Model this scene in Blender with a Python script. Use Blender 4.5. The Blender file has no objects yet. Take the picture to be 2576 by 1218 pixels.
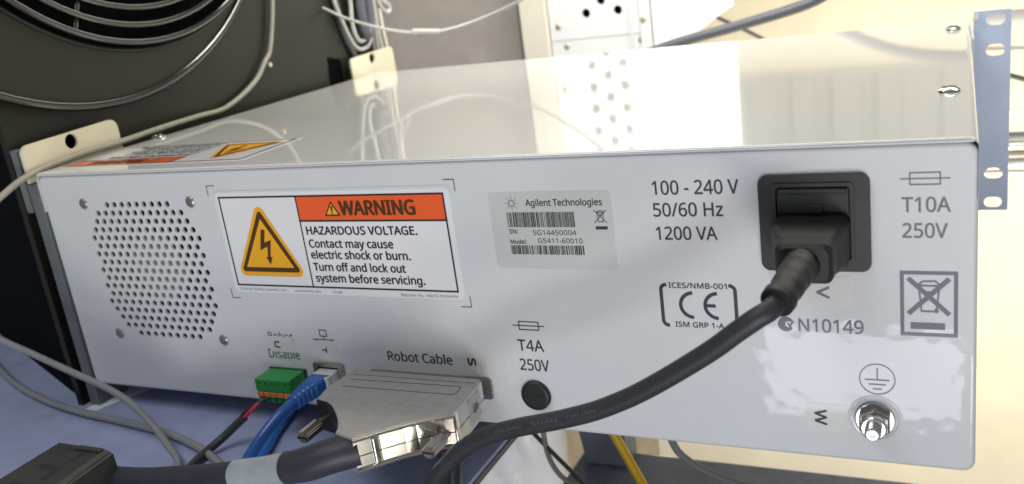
import bpy, bmesh, math, random
from mathutils import Vector, Matrix
from mathutils.geometry import tessellate_polygon, interpolate_bezier
random.seed(7)
MM = 0.001
PI = math.pi
SC = bpy.context.scene
COL = SC.collection

# ------------------------------------------------------------------ camera, world, lamps, exposure
cam_d = bpy.data.cameras.new('camera')
cam = bpy.data.objects.new('camera', cam_d)
COL.objects.link(cam)
cam.location = (0.4345, -0.32079, 0.19312)
cam.rotation_euler = (math.radians(73.136388), math.radians(7.632476), math.radians(24.701059))
cam_d.sensor_width = 36.0
cam_d.lens = 36.0 * 2330.03 / 2576.0
cam_d.clip_start = 0.01
cam_d.clip_end = 50.0
cam_d.dof.use_dof = True
cam_d.dof.focus_distance = 0.375
cam_d.dof.aperture_fstop = 14.0
SC.camera = cam

world = bpy.data.worlds.new('World')
SC.world = world
world.use_nodes = True
bg = world.node_tree.nodes['Background']
bg.inputs['Color'].default_value = (0.90, 0.93, 1.0, 1)
bg.inputs['Strength'].default_value = 0.20


def area(name, loc, aim, sx, sy, power, color):
    d = bpy.data.lights.new(name, 'AREA')
    d.shape = 'RECTANGLE'
    d.size = sx * MM
    d.size_y = sy * MM
    d.energy = power
    d.color = color
    o = bpy.data.objects.new(name, d)
    COL.objects.link(o)
    o.location = Vector(loc) * MM
    o.rotation_euler = (Vector(aim) - Vector(loc)).to_track_quat('-Z', 'Y').to_euler()
    return o


area('window_lamp', (680, -1300, -300), (200, 0, 60), 360, 420, 6.3, (0.95, 0.97, 1.0))
area('shell_fill_light', (860, -760, -500), (250, 0, 20), 300, 260, 3.0, (1.0, 0.93, 0.80))  # added warm light, gives the shell front its golden reflection
area('low_window_lamp', (312, -900, -404), (312, 0, -404), 250, 122, 0.75, (0.84, 0.91, 1.0))
area('ceiling_lamp', (260, 330, 700), (20, 330, 180), 110, 1150, 5.2, (1.0, 0.92, 0.76))
area('overhead_fill_light', (60, -420, 760), (180, -40, 0), 500, 400, 2.4, (0.92, 0.95, 1.0))  # added overhead fill that brightens the mat and cover
area('rail_fill_light', (240, 260, 420), (200, 560, 310), 300, 100, 2.2, (1.0, 0.97, 0.92))  # back fill put in to brighten the rail and white board
area('wall_fill_light', (620, 520, -330), (620, 1400, -60), 1200, 260, 14.0, (1.0, 0.92, 0.72))  # unseen light added behind the instrument to brighten the cream wall

try:
    SC.cycles.caustics_reflective = False
except Exception:
    pass
SC.view_settings.view_transform = 'Standard'
SC.view_settings.look = 'None'
SC.view_settings.exposure = 0.0
SC.view_settings.gamma = 1.0
SC.view_settings.use_curve_mapping = False


# ------------------------------------------------------------------ materials
def mat(name, color, rough=0.5, metal=0.0, var=0.0, vscale=60.0, bump=0.0, bscale=400.0, coat=0.0,
        coat_rough=0.05, ior=1.5, trans=0.0, alpha=1.0, bdetail=3, rvar=0.0, coat_ior=1.5, color2=None, stretch=None):
    m = bpy.data.materials.new(name)
    m.use_nodes = True
    nt = m.node_tree
    b = nt.nodes['Principled BSDF']
    b.inputs['Base Color'].default_value = (*color, 1)
    b.inputs['Roughness'].default_value = rough
    b.inputs['Metallic'].default_value = metal
    b.inputs['IOR'].default_value = ior
    b.inputs['Coat Weight'].default_value = coat
    b.inputs['Coat Roughness'].default_value = coat_rough
    b.inputs['Coat IOR'].default_value = coat_ior
    b.inputs['Transmission Weight'].default_value = trans
    b.inputs['Alpha'].default_value = alpha
    tc = nt.nodes.new('ShaderNodeTexCoord')
    vec = tc.outputs['Object']
    if stretch:
        mp = nt.nodes.new('ShaderNodeMapping')
        mp.inputs['Scale'].default_value = stretch
        nt.links.new(vec, mp.inputs['Vector'])
        vec = mp.outputs['Vector']
    if var or color2 or rvar:
        n = nt.nodes.new('ShaderNodeTexNoise')
        n.inputs['Scale'].default_value = vscale
        n.inputs['Detail'].default_value = 6
        n.inputs['Roughness'].default_value = 0.65
        nt.links.new(vec, n.inputs['Vector'])
        if var or color2:
            r = nt.nodes.new('ShaderNodeValToRGB')
            c2 = color2 if color2 else tuple(min(1, c * (1 + var)) for c in color)
            c1 = color if color2 else tuple(c * (1 - var) for c in color)
            r.color_ramp.elements[0].position = 0.32
            r.color_ramp.elements[1].position = 0.68
            r.color_ramp.elements[0].color = (*c1, 1)
            r.color_ramp.elements[1].color = (*c2, 1)
            nt.links.new(n.outputs['Fac'], r.inputs['Fac'])
            nt.links.new(r.outputs['Color'], b.inputs['Base Color'])
        if rvar:
            mr = nt.nodes.new('ShaderNodeMapRange')
            mr.inputs['From Min'].default_value = 0.3
            mr.inputs['From Max'].default_value = 0.7
            mr.inputs['To Min'].default_value = max(0.02, rough - rvar)
            mr.inputs['To Max'].default_value = rough + rvar
            nt.links.new(n.outputs['Fac'], mr.inputs['Value'])
            nt.links.new(mr.outputs['Result'], b.inputs['Roughness'])
    if bump:
        n2 = nt.nodes.new('ShaderNodeTexNoise')
        n2.inputs['Scale'].default_value = bscale
        n2.inputs['Detail'].default_value = bdetail
        nt.links.new(vec, n2.inputs['Vector'])
        bp = nt.nodes.new('ShaderNodeBump')
        bp.inputs['Strength'].default_value = bump
        bp.inputs['Distance'].default_value = 0.0004
        nt.links.new(n2.outputs['Fac'], bp.inputs['Height'])
        nt.links.new(bp.outputs['Normal'], b.inputs['Normal'])
        if coat:
            nt.links.new(bp.outputs['Normal'], b.inputs['Coat Normal'])
    return m


M = {}
M['panel'] = mat('panel_paint', (0.665, 0.672, 0.685), 0.42, var=0.03, vscale=16, bump=0.20, bscale=170, bdetail=0.4, coat=0.6, coat_rough=0.05)
M['cover'] = mat('cover_gloss_paint', (0.76, 0.77, 0.76), 0.30, var=0.01, vscale=12, bump=0.012, bscale=220, coat=1.0, coat_rough=0.045, ior=1.5, coat_ior=1.62)
M['ink'] = mat('printed_ink', (0.035, 0.035, 0.055), 0.5, coat=0.2)
M['ink_grey'] = mat('grey_printed_ink', (0.16, 0.16, 0.20), 0.5, coat=0.3)
M['fine_ink'] = mat('fine_printed_ink', (0.22, 0.22, 0.23), 0.5)
M['label_white'] = mat('label_vinyl', (0.80, 0.80, 0.81), 0.32, var=0.02, vscale=60, coat=0.8, coat_rough=0.05)
M['clear_tape'] = mat('clear_tape', (0.75, 0.75, 0.73), 0.25, alpha=0.3)
M['label_grey'] = mat('grey_label_foil', (0.565, 0.58, 0.565), 0.38, var=0.03, vscale=40)
M['tape'] = mat('letter_tape', (0.66, 0.66, 0.635), 0.28, coat=0.5)
M['orange'] = mat('orange_print', (0.86, 0.115, 0.018), 0.38, coat=0.8, coat_rough=0.05)
M['amber'] = mat('amber_print', (0.90, 0.42, 0.012), 0.38, coat=0.5, coat_rough=0.05)
M['brown_ink'] = mat('brown_ink', (0.075, 0.035, 0.012), 0.45)
M['black_print'] = mat('black_print', (0.022, 0.020, 0.018), 0.45)
M['screw'] = mat('screw_steel', (0.42, 0.40, 0.35), 0.35, metal=0.9, var=0.1, vscale=800)
M['steel'] = mat('bright_steel', (0.72, 0.71, 0.68), 0.18, metal=1.0, var=0.05, vscale=300)
M['nickel_top_shaded'] = mat('shaded_satin_nickel', (0.42, 0.41, 0.38), 0.42, metal=0.55, var=0.09, vscale=220, bump=0.08, bscale=900)  # shell's top face: its shade is put into a darker nickel colour
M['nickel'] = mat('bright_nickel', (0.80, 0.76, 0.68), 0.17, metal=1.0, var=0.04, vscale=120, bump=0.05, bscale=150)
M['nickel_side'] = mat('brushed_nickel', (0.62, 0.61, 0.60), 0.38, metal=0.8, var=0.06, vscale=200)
M['thumb'] = mat('dull_nickel', (0.42, 0.38, 0.35), 0.28, metal=0.9, var=0.08, vscale=500)
M['inlet'] = mat('black_nylon', (0.018, 0.019, 0.019), 0.46, var=0.15, vscale=200, bump=0.08, bscale=1200)
M['plug'] = mat('black_pvc', (0.014, 0.0145, 0.014), 0.55, var=0.18, vscale=160, bump=0.10, bscale=1500)
M['cord'] = mat('black_cord_pvc', (0.026, 0.028, 0.032), 0.50, var=0.12, vscale=150, bump=0.08, bscale=1500)
M['emboss'] = mat('embossed_cord_print', (0.11, 0.112, 0.12), 0.5)
M['hole'] = mat('dark_inside', (0.012, 0.016, 0.014), 0.7)
M['hub'] = mat('fan_hub_plastic', (0.42, 0.44, 0.40), 0.5, var=0.08, vscale=100)
M['blade'] = mat('fan_blade_plastic', (0.05, 0.055, 0.05), 0.5)
M['green'] = mat('green_terminal_plastic', (0.020, 0.27, 0.055), 0.42, var=0.10, vscale=200)
M['green_dark'] = mat('green_terminal_mouth', (0.010, 0.09, 0.022), 0.5)
M['release'] = mat('orange_release_plastic', (0.62, 0.20, 0.055), 0.45, var=0.1, vscale=300)
M['red'] = mat('red_insulation', (0.62, 0.03, 0.06), 0.4)
M['blackwire'] = mat('black_insulation', (0.02, 0.02, 0.022), 0.4)
M['sheath'] = mat('charcoal_sheath', (0.045, 0.045, 0.052), 0.45, var=0.15, vscale=200)
M['blue'] = mat('blue_patch_jacket', (0.012, 0.10, 0.36), 0.33, var=0.08, vscale=120, coat=0.4, coat_rough=0.15)
M['blue_light'] = mat('light_blue_jacket', (0.02, 0.22, 0.68), 0.35, coat=0.3)
M['clear'] = mat('clear_plug_plastic', (0.70, 0.69, 0.66), 0.2, coat=0.4)
M['data'] = mat('dark_data_jacket', (0.030, 0.030, 0.042), 0.48, var=0.14, vscale=120, bump=0.08, bscale=900)
M['sleeve'] = mat('clear_label_sleeve', (0.34, 0.37, 0.40), 0.25, var=0.10, vscale=90, coat=0.6, coat_rough=0.15)
M['blackbox'] = mat('black_abs', (0.040, 0.040, 0.038), 0.42, var=0.12, vscale=120, bump=0.10, bscale=1200)
M['shelf'] = mat('blue_mat', (0.37, 0.415, 0.60), 0.62, var=0.09, vscale=70, bump=0.08, bscale=900)
M['card'] = mat('white_card', (0.86, 0.87, 0.90), 0.6)
M['rack_black'] = mat('dark_olive_paint', (0.0135, 0.0142, 0.0085), 0.55, var=0.16, vscale=14, bump=0.10, bscale=1200, ior=1.4, coat=0.25, coat_rough=0.25)
M['rack_box'] = mat('black_paint_and_shade', (0.003, 0.0035, 0.005), 0.7, var=0.2, vscale=30, ior=1.1)
M['post'] = mat('grey_green_post_paint', (0.14, 0.155, 0.16), 0.5, var=0.12, vscale=90)
M['wire_guard'] = mat('black_gloss_wire', (0.006, 0.0056, 0.0045), 0.12, ior=2.0)
M['tab'] = mat('cream_tab_paint', (0.72, 0.68, 0.50), 0.42, var=0.03, vscale=60)
M['grey_cable'] = mat('grey_cable_pvc', (0.28, 0.29, 0.285), 0.5, var=0.06, vscale=120)
M['beige_cable'] = mat('beige_grey_cable_pvc', (0.33, 0.315, 0.26), 0.45, var=0.05, vscale=100)
M['white_cable'] = mat('white_cable_pvc', (0.46, 0.455, 0.44), 0.4)
M['dark_cable'] = mat('dark_slate_cable_pvc', (0.10, 0.11, 0.13), 0.45)
M['rail_white'] = mat('white_rail_enamel', (0.78, 0.80, 0.80), 0.4, var=0.02, vscale=10)
M['strip'] = mat('cream_strip_paint', (0.72, 0.68, 0.58), 0.45, var=0.03, vscale=14)
M['greenhole'] = mat('dark_green_backing', (0.006, 0.020, 0.009), 0.6, ior=1.2)
M['rivet'] = mat('rivet_brass', (0.45, 0.40, 0.28), 0.4, metal=0.5)
M['brown_wall'] = mat('mauve_brown_plaster', (0.40, 0.365, 0.335), 0.8, color2=(0.49, 0.45, 0.42), vscale=22, bump=0.2, bscale=150)
M['dark_trim'] = mat('grey_trim', (0.16, 0.165, 0.16), 0.6)
M['white_board'] = mat('white_board', (0.92, 0.93, 0.94), 0.5)
M['cream_wall'] = mat('cream_wall_paint', (0.86, 0.79, 0.64), 0.8, var=0.06, vscale=7)
M['grey_panel'] = mat('pale_grey_panel', (0.42, 0.42, 0.41), 0.6, var=0.05, vscale=8)
M['chrome'] = mat('chrome_rod', (0.75, 0.74, 0.70), 0.15, metal=1.0)
M['table'] = mat('charcoal_table_laminate', (0.27, 0.29, 0.37), 0.45, var=0.25, vscale=20)
M['tan'] = mat('tan_sacking', (0.55, 0.43, 0.26), 0.85, color2=(0.68, 0.56, 0.37), vscale=60)
M['plastic_bag'] = mat('white_plastic_bag', (0.92, 0.91, 0.93), 0.35, var=0.03, vscale=30)
M['yellow'] = mat('yellow_jacket', (0.90, 0.52, 0.005), 0.35, var=0.03, vscale=80)
M['dark_green_cable'] = mat('dark_green_cable_pvc', (0.03, 0.05, 0.035), 0.5)
M['ear'] = mat('blue_grey_steel_paint', (0.52, 0.615, 0.77), 0.42, var=0.05, vscale=40, bump=0.05, bscale=700)


# ------------------------------------------------------------------ mesh helpers (all inputs in millimetres, world axes)
class MB:
    def __init__(self):
        self.v = []
        self.f = []
        self.s = []
        self.mi = []

    def add(self, verts, faces, smooth=False, mi=0):
        n = len(self.v)
        self.v += [tuple(p) for p in verts]
        self.f += [tuple(i + n for i in f) for f in faces]
        self.s += [smooth] * len(faces)
        self.mi += [mi] * len(faces)
        return self

    def box(self, a, b, bev=0.0, seg=2, mi=0):
        bm = bmesh.new()
        bmesh.ops.create_cube(bm, size=1.0)
        for v in bm.verts:
            v.co = Vector([a[i] + (v.co[i] + 0.5) * (b[i] - a[i]) for i in range(3)])
        if bev:
            bmesh.ops.bevel(bm, geom=list(bm.edges), offset=bev, segments=seg, affect='EDGES', profile=0.5)
        return self.bm(bm, False, mi)

    def bm(self, bm, smooth=False, mi=0):
        bm.verts.index_update()
        self.add([v.co.copy() for v in bm.verts], [[v.index for v in f.verts] for f in bm.faces], smooth, mi)
        bm.free()
        return self

    def prism(self, pts, fn, h0, h1, bev=0.0, mi=0):
        """outline pts (2-D, ccw) raised from h0 to h1; fn(x, y, h) -> world point"""
        bm = bmesh.new()
        lo = [bm.verts.new(Vector((x, y, h0))) for x, y in pts]
        hi = [bm.verts.new(Vector((x, y, h1))) for x, y in pts]
        n = len(pts)
        top = bm.faces.new(hi)
        bm.faces.new(list(reversed(lo)))
        for i in range(n):
            bm.faces.new([lo[i], lo[(i + 1) % n], hi[(i + 1) % n], hi[i]])
        bm.normal_update()
        if bev:
            bmesh.ops.bevel(bm, geom=list(top.edges), offset=bev, segments=2, affect='EDGES', profile=0.5)
        for v in bm.verts:
            v.co = Vector(fn(*v.co))
        bmesh.ops.recalc_face_normals(bm, faces=list(bm.faces))
        return self.bm(bm, False, mi)

    def flat(self, pts, fn, h, mi=0):
        self.add([fn(x, y, h) for x, y in pts], [tuple(range(len(pts)))], False, mi)
        return self

    def line(self, pts, w, fn, h, closed=False, mi=0):
        """flat stroke of width w along 2-D pts with mitred joints"""
        n = len(pts)
        P = [Vector(p) for p in pts]
        L, Rr = [], []
        for i in range(n):
            if closed:
                a, b, c = P[i - 1], P[i], P[(i + 1) % n]
            else:
                a, b, c = P[max(0, i - 1)], P[i], P[min(n - 1, i + 1)]
            d1 = (b - a).normalized() if (b - a).length > 0 else None
            d2 = (c - b).normalized() if (c - b).length > 0 else None
            d1 = d1 or d2
            d2 = d2 or d1
            t = (d1 + d2).normalized()
            nn = Vector((-t.y, t.x))
            k = 1 / max(0.35, nn.dot(Vector((-d1.y, d1.x))))
            L.append(b + nn * (w / 2 * k))
            Rr.append(b - nn * (w / 2 * k))
        vs = [fn(p.x, p.y, h) for p in L + Rr]
        fs = []
        for i in range(n if closed else n - 1):
            j = (i + 1) % n
            fs.append((i, n + i, n + j, j))
        self.add(vs, fs, False, mi)
        return self

    def tube(self, pts, r, seg=14, caps=True, mi=0):
        """pts already dense; r number or list"""
        P = [Vector(p) for p in pts]
        n = len(P)
        T = []
        for i in range(n):
            T.append((P[min(n - 1, i + 1)] - P[max(0, i - 1)]).normalized())
        up = Vector((0, 0, 1)) if abs(T[0].z) < 0.9 else Vector((1, 0, 0))
        N = (up - T[0] * up.dot(T[0])).normalized()
        vs = []
        for i in range(n):
            if i:
                N = (N - T[i] * N.dot(T[i])).normalized()
            B = T[i].cross(N)
            rr = r[i] if isinstance(r, (list, tuple)) else r
            for k in range(seg):
                a = 2 * PI * k / seg
                vs.append(P[i] + (N * math.cos(a) + B * math.sin(a)) * rr)
        fs = []
        for i in range(n - 1):
            for k in range(seg):
                k2 = (k + 1) % seg
                fs.append((i * seg + k, i * seg + k2, (i + 1) * seg + k2, (i + 1) * seg + k))
        if caps:
            fs.append(tuple(reversed(range(seg))))
            fs.append(tuple((n - 1) * seg + k for k in range(seg)))
        self.add(vs, fs, True, mi)
        return self

    def lathe(self, prof, o, ax, seg=32, smooth=False, mi=0, arc=1.0):
        """prof: list of (radius, height along ax from o)"""
        o = Vector(o)
        ax = Vector(ax).normalized()
        u = Vector((0, 0, 1)) if abs(ax.z) < 0.9 else Vector((1, 0, 0))
        u = (u - ax * u.dot(ax)).normalized()
        w = ax.cross(u)
        vs, fs = [], []
        for r, hgt in prof:
            for k in range(seg):
                a = 2 * PI * k / seg
                vs.append(o + ax * hgt + (u * math.cos(a) + w * math.sin(a)) * r)
        for i in range(len(prof) - 1):
            for k in range(seg):
                k2 = (k + 1) % seg
                fs.append((i * seg + k, i * seg + k2, (i + 1) * seg + k2, (i + 1) * seg + k))
        if prof[-1][0] > 0.001:
            fs.append(tuple((len(prof) - 1) * seg + k for k in range(seg)))
        self.add(vs, fs, smooth, mi)
        return self

    def loft(self, rings, smooth=False, caps=True, mi=0):
        n = len(rings[0])
        vs = [p for r in rings for p in r]
        fs = []
        for i in range(len(rings) - 1):
            for k in range(n):
                k2 = (k + 1) % n
                fs.append((i * n + k, i * n + k2, (i + 1) * n + k2, (i + 1) * n + k))
        if caps:
            fs.append(tuple(reversed(range(n))))
            fs.append(tuple((len(rings) - 1) * n + k for k in range(n)))
        self.add(vs, fs, smooth, mi)
        return self


def smooth_pts(pts, step=6):
    """Catmull-Rom through pts"""
    P = [Vector(p) for p in pts]
    P = [P[0] * 2 - P[1]] + P + [P[-1] * 2 - P[-2]]
    out = []
    for i in range(1, len(P) - 2):
        p0, p1, p2, p3 = P[i - 1:i + 3]
        for k in range(step):
            t = k / step
            out.append(0.5 * (2 * p1 + (p2 - p0) * t + (2 * p0 - 5 * p1 + 4 * p2 - p3) * t * t
                              + (3 * p1 - p0 - 3 * p2 + p3) * t ** 3))
    out.append(P[-2])
    return out


def link(name, mb, mats, parent=None, auto=35):
    if not isinstance(mats, (list, tuple)):
        mats = [mats]
    base = Vector((0, 0, 0))
    if parent is not None:
        base = parent['_base'] if '_base' in parent.keys() else [0, 0, 0]
        base = Vector(list(base))
    else:
        xs = [p[0] for p in mb.v]
        ys = [p[1] for p in mb.v]
        zs = [p[2] for p in mb.v]
        base = Vector(((min(xs) + max(xs)) / 2, (min(ys) + max(ys)) / 2, min(zs)))
    me = bpy.data.meshes.new(name)
    me.from_pydata([(Vector(p) - base) * MM for p in mb.v], [], mb.f)
    for m in mats:
        me.materials.append(m)
    bm = bmesh.new()
    bm.from_mesh(me)
    bm.faces.ensure_lookup_table()
    for i, f in enumerate(bm.faces):
        f.smooth = mb.s[i]
        f.material_index = mb.mi[i]
    if any(mb.s):
        for e in bm.edges:
            if len(e.link_faces) == 2 and e.calc_face_angle(0) > math.radians(auto):
                e.smooth = False
    bm.to_mesh(me)
    bm.free()
    o = bpy.data.objects.new(name, me)
    COL.objects.link(o)
    if parent is None:
        o.location = base * MM
    else:
        o.parent = parent
    o['_base'] = list(base)
    return o


def thing(name, base):
    o = bpy.data.objects.new(name, None)
    o.empty_display_size = 0.01
    COL.objects.link(o)
    o.location = Vector(base) * MM
    o['_base'] = [float(c) for c in base]
    return o


def tag(o, label, cat, group=None):
    o['label'] = label
    o['category'] = cat
    if group:
        o['group'] = group
    return o


def setting(o, kind='structure'):
    o['kind'] = kind
    return o


def PANEL(x, z, h=0.0):          # drawn on the rear panel: h is how far it stands proud
    return (x, -h, z)


_tmp = {}
try:                              # the sans face that ships inside Blender; the built-in one otherwise
    import os
    FACE = bpy.data.fonts.load(os.path.join(bpy.utils.system_resource('DATAFILES'), 'fonts', 'NotoSansMath-Regular.woff2'))
except Exception:
    FACE = None


def text_mesh(body, bold=0.0):
    """flat letters: every outer contour filled on its own, minus the counters that lie in it"""
    if body in _tmp:
        return _tmp[body]
    cu = bpy.data.curves.new('lettering', 'FONT')
    cu.body = body
    cu.size = 1.0
    if FACE:
        cu.font = FACE
    o = bpy.data.objects.new('lettering', cu)
    COL.objects.link(o)
    dg = bpy.context.evaluated_depsgraph_get()
    oe = o.evaluated_get(dg)
    ce = oe.to_curve(dg)
    loops = []
    for sp in ce.splines:
        pts = []
        if sp.type == 'BEZIER':
            b = sp.bezier_points
            for k in range(len(b)):
                p, q = b[k], b[(k + 1) % len(b)]
                straight = (p.handle_right - p.co).cross(q.co - p.co).length < 1e-5 and (q.handle_left - q.co).cross(q.co - p.co).length < 1e-5
                seg = [p.co] if straight else interpolate_bezier(p.co, p.handle_right, q.handle_left, q.co, 6)[:-1]
                for c in seg:
                    v = Vector((c[0], c[1], 0))
                    if not pts or (pts[-1] - v).length > 1e-5:
                        pts.append(v)
        else:
            pts = [Vector((p.co[0], p.co[1], 0)) for p in sp.points]
        if len(pts) > 2:
            ar = sum(pts[k - 1].x * pts[k].y - pts[k].x * pts[k - 1].y for k in range(len(pts))) / 2
            loops.append((ar, pts))
    oe.to_curve_clear()
    bpy.data.objects.remove(o)
    bpy.data.curves.remove(cu)
    sign = 1 if max(loops, key=lambda l: abs(l[0]))[0] > 0 else -1

    def inside(p, poly):
        c = False
        for k in range(len(poly)):
            a, b = poly[k - 1], poly[k]
            if (a.y > p.y) != (b.y > p.y) and p.x < (b.x - a.x) * (p.y - a.y) / (b.y - a.y) + a.x:
                c = not c
        return c
    outers = [[l] for l in loops if l[0] * sign > 0]
    for l in loops:
        if l[0] * sign < 0:
            box = [g for g in outers if inside(l[1][0], g[0][1])]
            if box:
                min(box, key=lambda g: abs(g[0][0])).append(l)
    vs, fs = [], []
    for k, g in enumerate(outers):
        n = len(vs)
        flatv = [v for l in g for v in l[1]]
        for t in tessellate_polygon([l[1] for l in g]):
            a, b, c = (flatv[q] for q in t)
            t = t if (b - a).cross(c - a).z > 0 else t[::-1]
            fs.append(tuple(n + q for q in t))
        vs += [Vector((v.x, v.y, 0.002 * (k % 5))) for v in flatv]
    _tmp[body] = (vs, fs)
    return vs, fs


def text(mb, body, x0, x1, base, cap, fn, h, bold=0.0, mi=0, rot=0):
    """write body between x0 and x1 on baseline `base` with capital height cap"""
    vs, fs = text_mesh(body, bold)
    hv = [v.y for v in text_mesh('H', bold)[0]]
    ky = cap / (max(hv) - min(hv))
    xa = min(v.x for v in vs)
    xb = max(v.x for v in vs)
    kx = (x1 - x0) / (xb - xa)
    pts = []
    for v in vs:
        pts.append((x0 + (v.x - xa) * kx, base + (v.y - min(hv)) * ky))
    lift = [v.z for v in vs]
    if rot:
        cx, cy = (x0 + x1) / 2, base + cap / 2
        c, s = math.cos(rot), math.sin(rot)
        pts = [(cx + (x - cx) * c - (y - cy) * s, cy + (x - cx) * s + (y - cy) * c) for x, y in pts]
    d = bold * cap * 0.5          # heavier faces are drawn as four close passes
    passes = ((-d, 0), (d, 0), (0, -d * 0.6), (0, d * 0.6)) if bold else ((0, 0),)
    for k, (dx, dy) in enumerate(passes):
        mb.add([fn(x + dx, y + dy, h + 0.012 * k + z) for (x, y), z in zip(pts, lift)], fs, False, mi)


def plate_with_holes(outer, holes, extrude):
    """2-D filled curve with holes -> verts (x, y, z) and faces"""
    cu = bpy.data.curves.new('plate', 'CURVE')
    cu.dimensions = '2D'
    cu.fill_mode = 'BOTH'
    cu.extrude = extrude / 2
    for loop in [outer] + holes:
        sp = cu.splines.new('POLY')
        sp.points.add(len(loop) - 1)
        for p, q in zip(sp.points, loop):
            p.co = (q[0], q[1], 0, 1)
        sp.use_cyclic_u = True
    o = bpy.data.objects.new('plate', cu)
    COL.objects.link(o)
    dg = bpy.context.evaluated_depsgraph_get()
    me = bpy.data.meshes.new_from_object(o.evaluated_get(dg))
    vs = [v.co.copy() for v in me.vertices]
    fs = [tuple(p.vertices) for p in me.polygons]
    bpy.data.objects.remove(o)
    bpy.data.curves.remove(cu)
    bpy.data.meshes.remove(me)
    return vs, fs


def rrect(x0, y0, x1, y1, r, n=6, chamfer=()):
    out = []
    for cx, cy, a0 in ((x1 - r, y0 + r, -90), (x1 - r, y1 - r, 0), (x0 + r, y1 - r, 90), (x0 + r, y0 + r, 180)):
        for k in range(n + 1):
            a = math.radians(a0 + 90 * k / n)
            out.append((cx + r * math.cos(a), cy + r * math.sin(a)))
    return out


def circle(cx, cy, r, n=16):
    return [(cx + r * math.cos(2 * PI * k / n), cy + r * math.sin(2 * PI * k / n)) for k in range(n)]


def arc(cx, cy, r, a0, a1, n=20):
    return [(cx + r * math.cos(math.radians(a0 + (a1 - a0) * k / n)),
             cy + r * math.sin(math.radians(a0 + (a1 - a0) * k / n))) for k in range(n + 1)]


# ================================================================== SETTING
mb = MB()
mb.box((-420, -102, -16), (248, 420, -14.0))
setting(link('shelf', mb, M['shelf']))
mb = MB().box((-420, -103, -19), (248.6, 420, -16.2))
setting(link('shelf_board', mb, M['dark_trim']))

mb = MB().box((-900, 1400, -1200), (2600, 1420, 1500))
setting(link('back_wall', mb, M['cream_wall']))
mb = MB().box((-700, 620, -500), (1, 640, 900))
tag(link('wall_panel', mb, M['brown_wall']), 'mauve brown plastered panel behind the hanging cables', 'wall panel')
mb = MB().box((1.5, 617, -500), (31, 640, 900))
tag(link('trim_strip', mb, M['dark_trim']), 'dark grey upright strip between brown panel and cream strip', 'trim strip')
mb = MB().box((35, 548, -300), (64.5, 575, 800), 1.5)
tag(link('upright_strip', mb, M['strip']), 'plain cream upright strip left of the perforated white rail', 'strip')

# perforated rail
rail = thing('perforated_rail', (118, 550, -300))
tag(rail, 'white enamelled upright rail punched with groups of round holes', 'rail')
holes = []
for k in range(14):
    holes.append(circle(121.7, 146.3 + 22 * k, 4.4))
    for s in (-16.3, 16.3):
        holes.append(circle(121.7 + s, 135.4 + 22 * k, 4.4))
vs, fs = plate_with_holes([(66, 111.6), (170, 111.6), (170, 800), (66, 800)], holes, 3)
mb = MB().add([(v.x, 551.5 - v.z, v.y) for v in vs], fs)
link('upper_plate', mb, M['rail_white'], rail)
mb = MB().box((66, 550, -300), (170, 553, 111))
link('lower_plate', mb, M['rail_white'], rail)
mb = MB().box((67, 590, -300), (169, 592, 800)).box((66, 553.5, -300), (68, 590, 800)).box((168, 553.5, -300), (170, 590, 800))
link('backing', mb, M['greenhole'], rail)
mb = MB().box((150, 546.5, -300), (152, 549.9, 800)).box((160, 545, -300), (170, 549.9, 800), 1)
link('rail_edge', mb, M['rail_white'], rail)
r0 = None
for x, z, y in ((75, 124.8, 550), (82, 105, 550), (164, 124, 545), (158.6, 105, 550), (74, 180, 550)):
    if r0 is None:
        mb = MB().lathe([(0.1, 1.2), (2.2, 1.0), (3.2, 0.2), (3.2, 0)][::-1], (x, y, z), (0, -1, 0), 16)
        r0 = link('rivet', mb, M['rivet'], rail)
    else:
        c = r0.copy()
        COL.objects.link(c)
        c.parent = rail
        c.location = Vector((x - 75, y - 550, z - 124.8)) * MM

mb = MB().prism([(172, 88), (194, 96), (248, 129), (248, 800), (172, 800)], lambda x, y, h: (x, 556 - h, y), 0, 8)
tag(link('white_board', mb, M['white_board']), 'bright white board with slanted lower edge beside the perforated rail', 'board')

# ribbed panel high on the wall (seen mirrored in the cover)
mb = MB().box((-700, 1380, 303), (1500, 1399, 900))
x = -690
while x < 1480:
    w = random.uniform(18, 55)
    mb.box((x, 1372 - random.uniform(0, 20), 306), (x + w, 1381, 900), 2)
    x += w + random.uniform(10, 70)
tag(link('ribbed_panel', mb, M['grey_panel']), 'pale grey ribbed panel mirrored faintly in the glossy cover', 'wall panel')

# chrome wire shelf right of the ear
ws = thing('wire_shelf', (900, 700, -80))
tag(ws, 'chrome wire shelving unit behind the slotted ear', 'wire shelf')


def rod(z, r, m, x0=455, x1=1500, y=700, slope=0.0):
    mb = MB().tube([(x0, y, z), (x1, y, z + slope)], r, 12)
    return link('rod', mb, m, ws)


rod(77, 9, M['grey_panel'])
rod(51, 2, M['grey_cable'], slope=-60)
rod(-12, 2.2, M['strip'], slope=20)
rod(-37, 4.5, M['dark_cable'])
rod(-47, 5, M['chrome'])
rod(-62, 11, M['thumb'])
rod(-74, 3.5, M['white_cable'])

# table below
tb = thing('dark_table', (700, 30, -190))
tag(tb, 'charcoal table top seen out of focus beneath the instrument', 'table')
mb = MB().box((190, -260, -190), (640, 232, -150), 3)
link('tabletop', mb, M['table'], tb)
mb = MB().prism([(199, -149), (229, -149), (229, -120), (195, -120)],
                lambda x, y, h: (x, 231 - h, y), 0, 22)
link('brace', mb, M['table'], tb)


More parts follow.
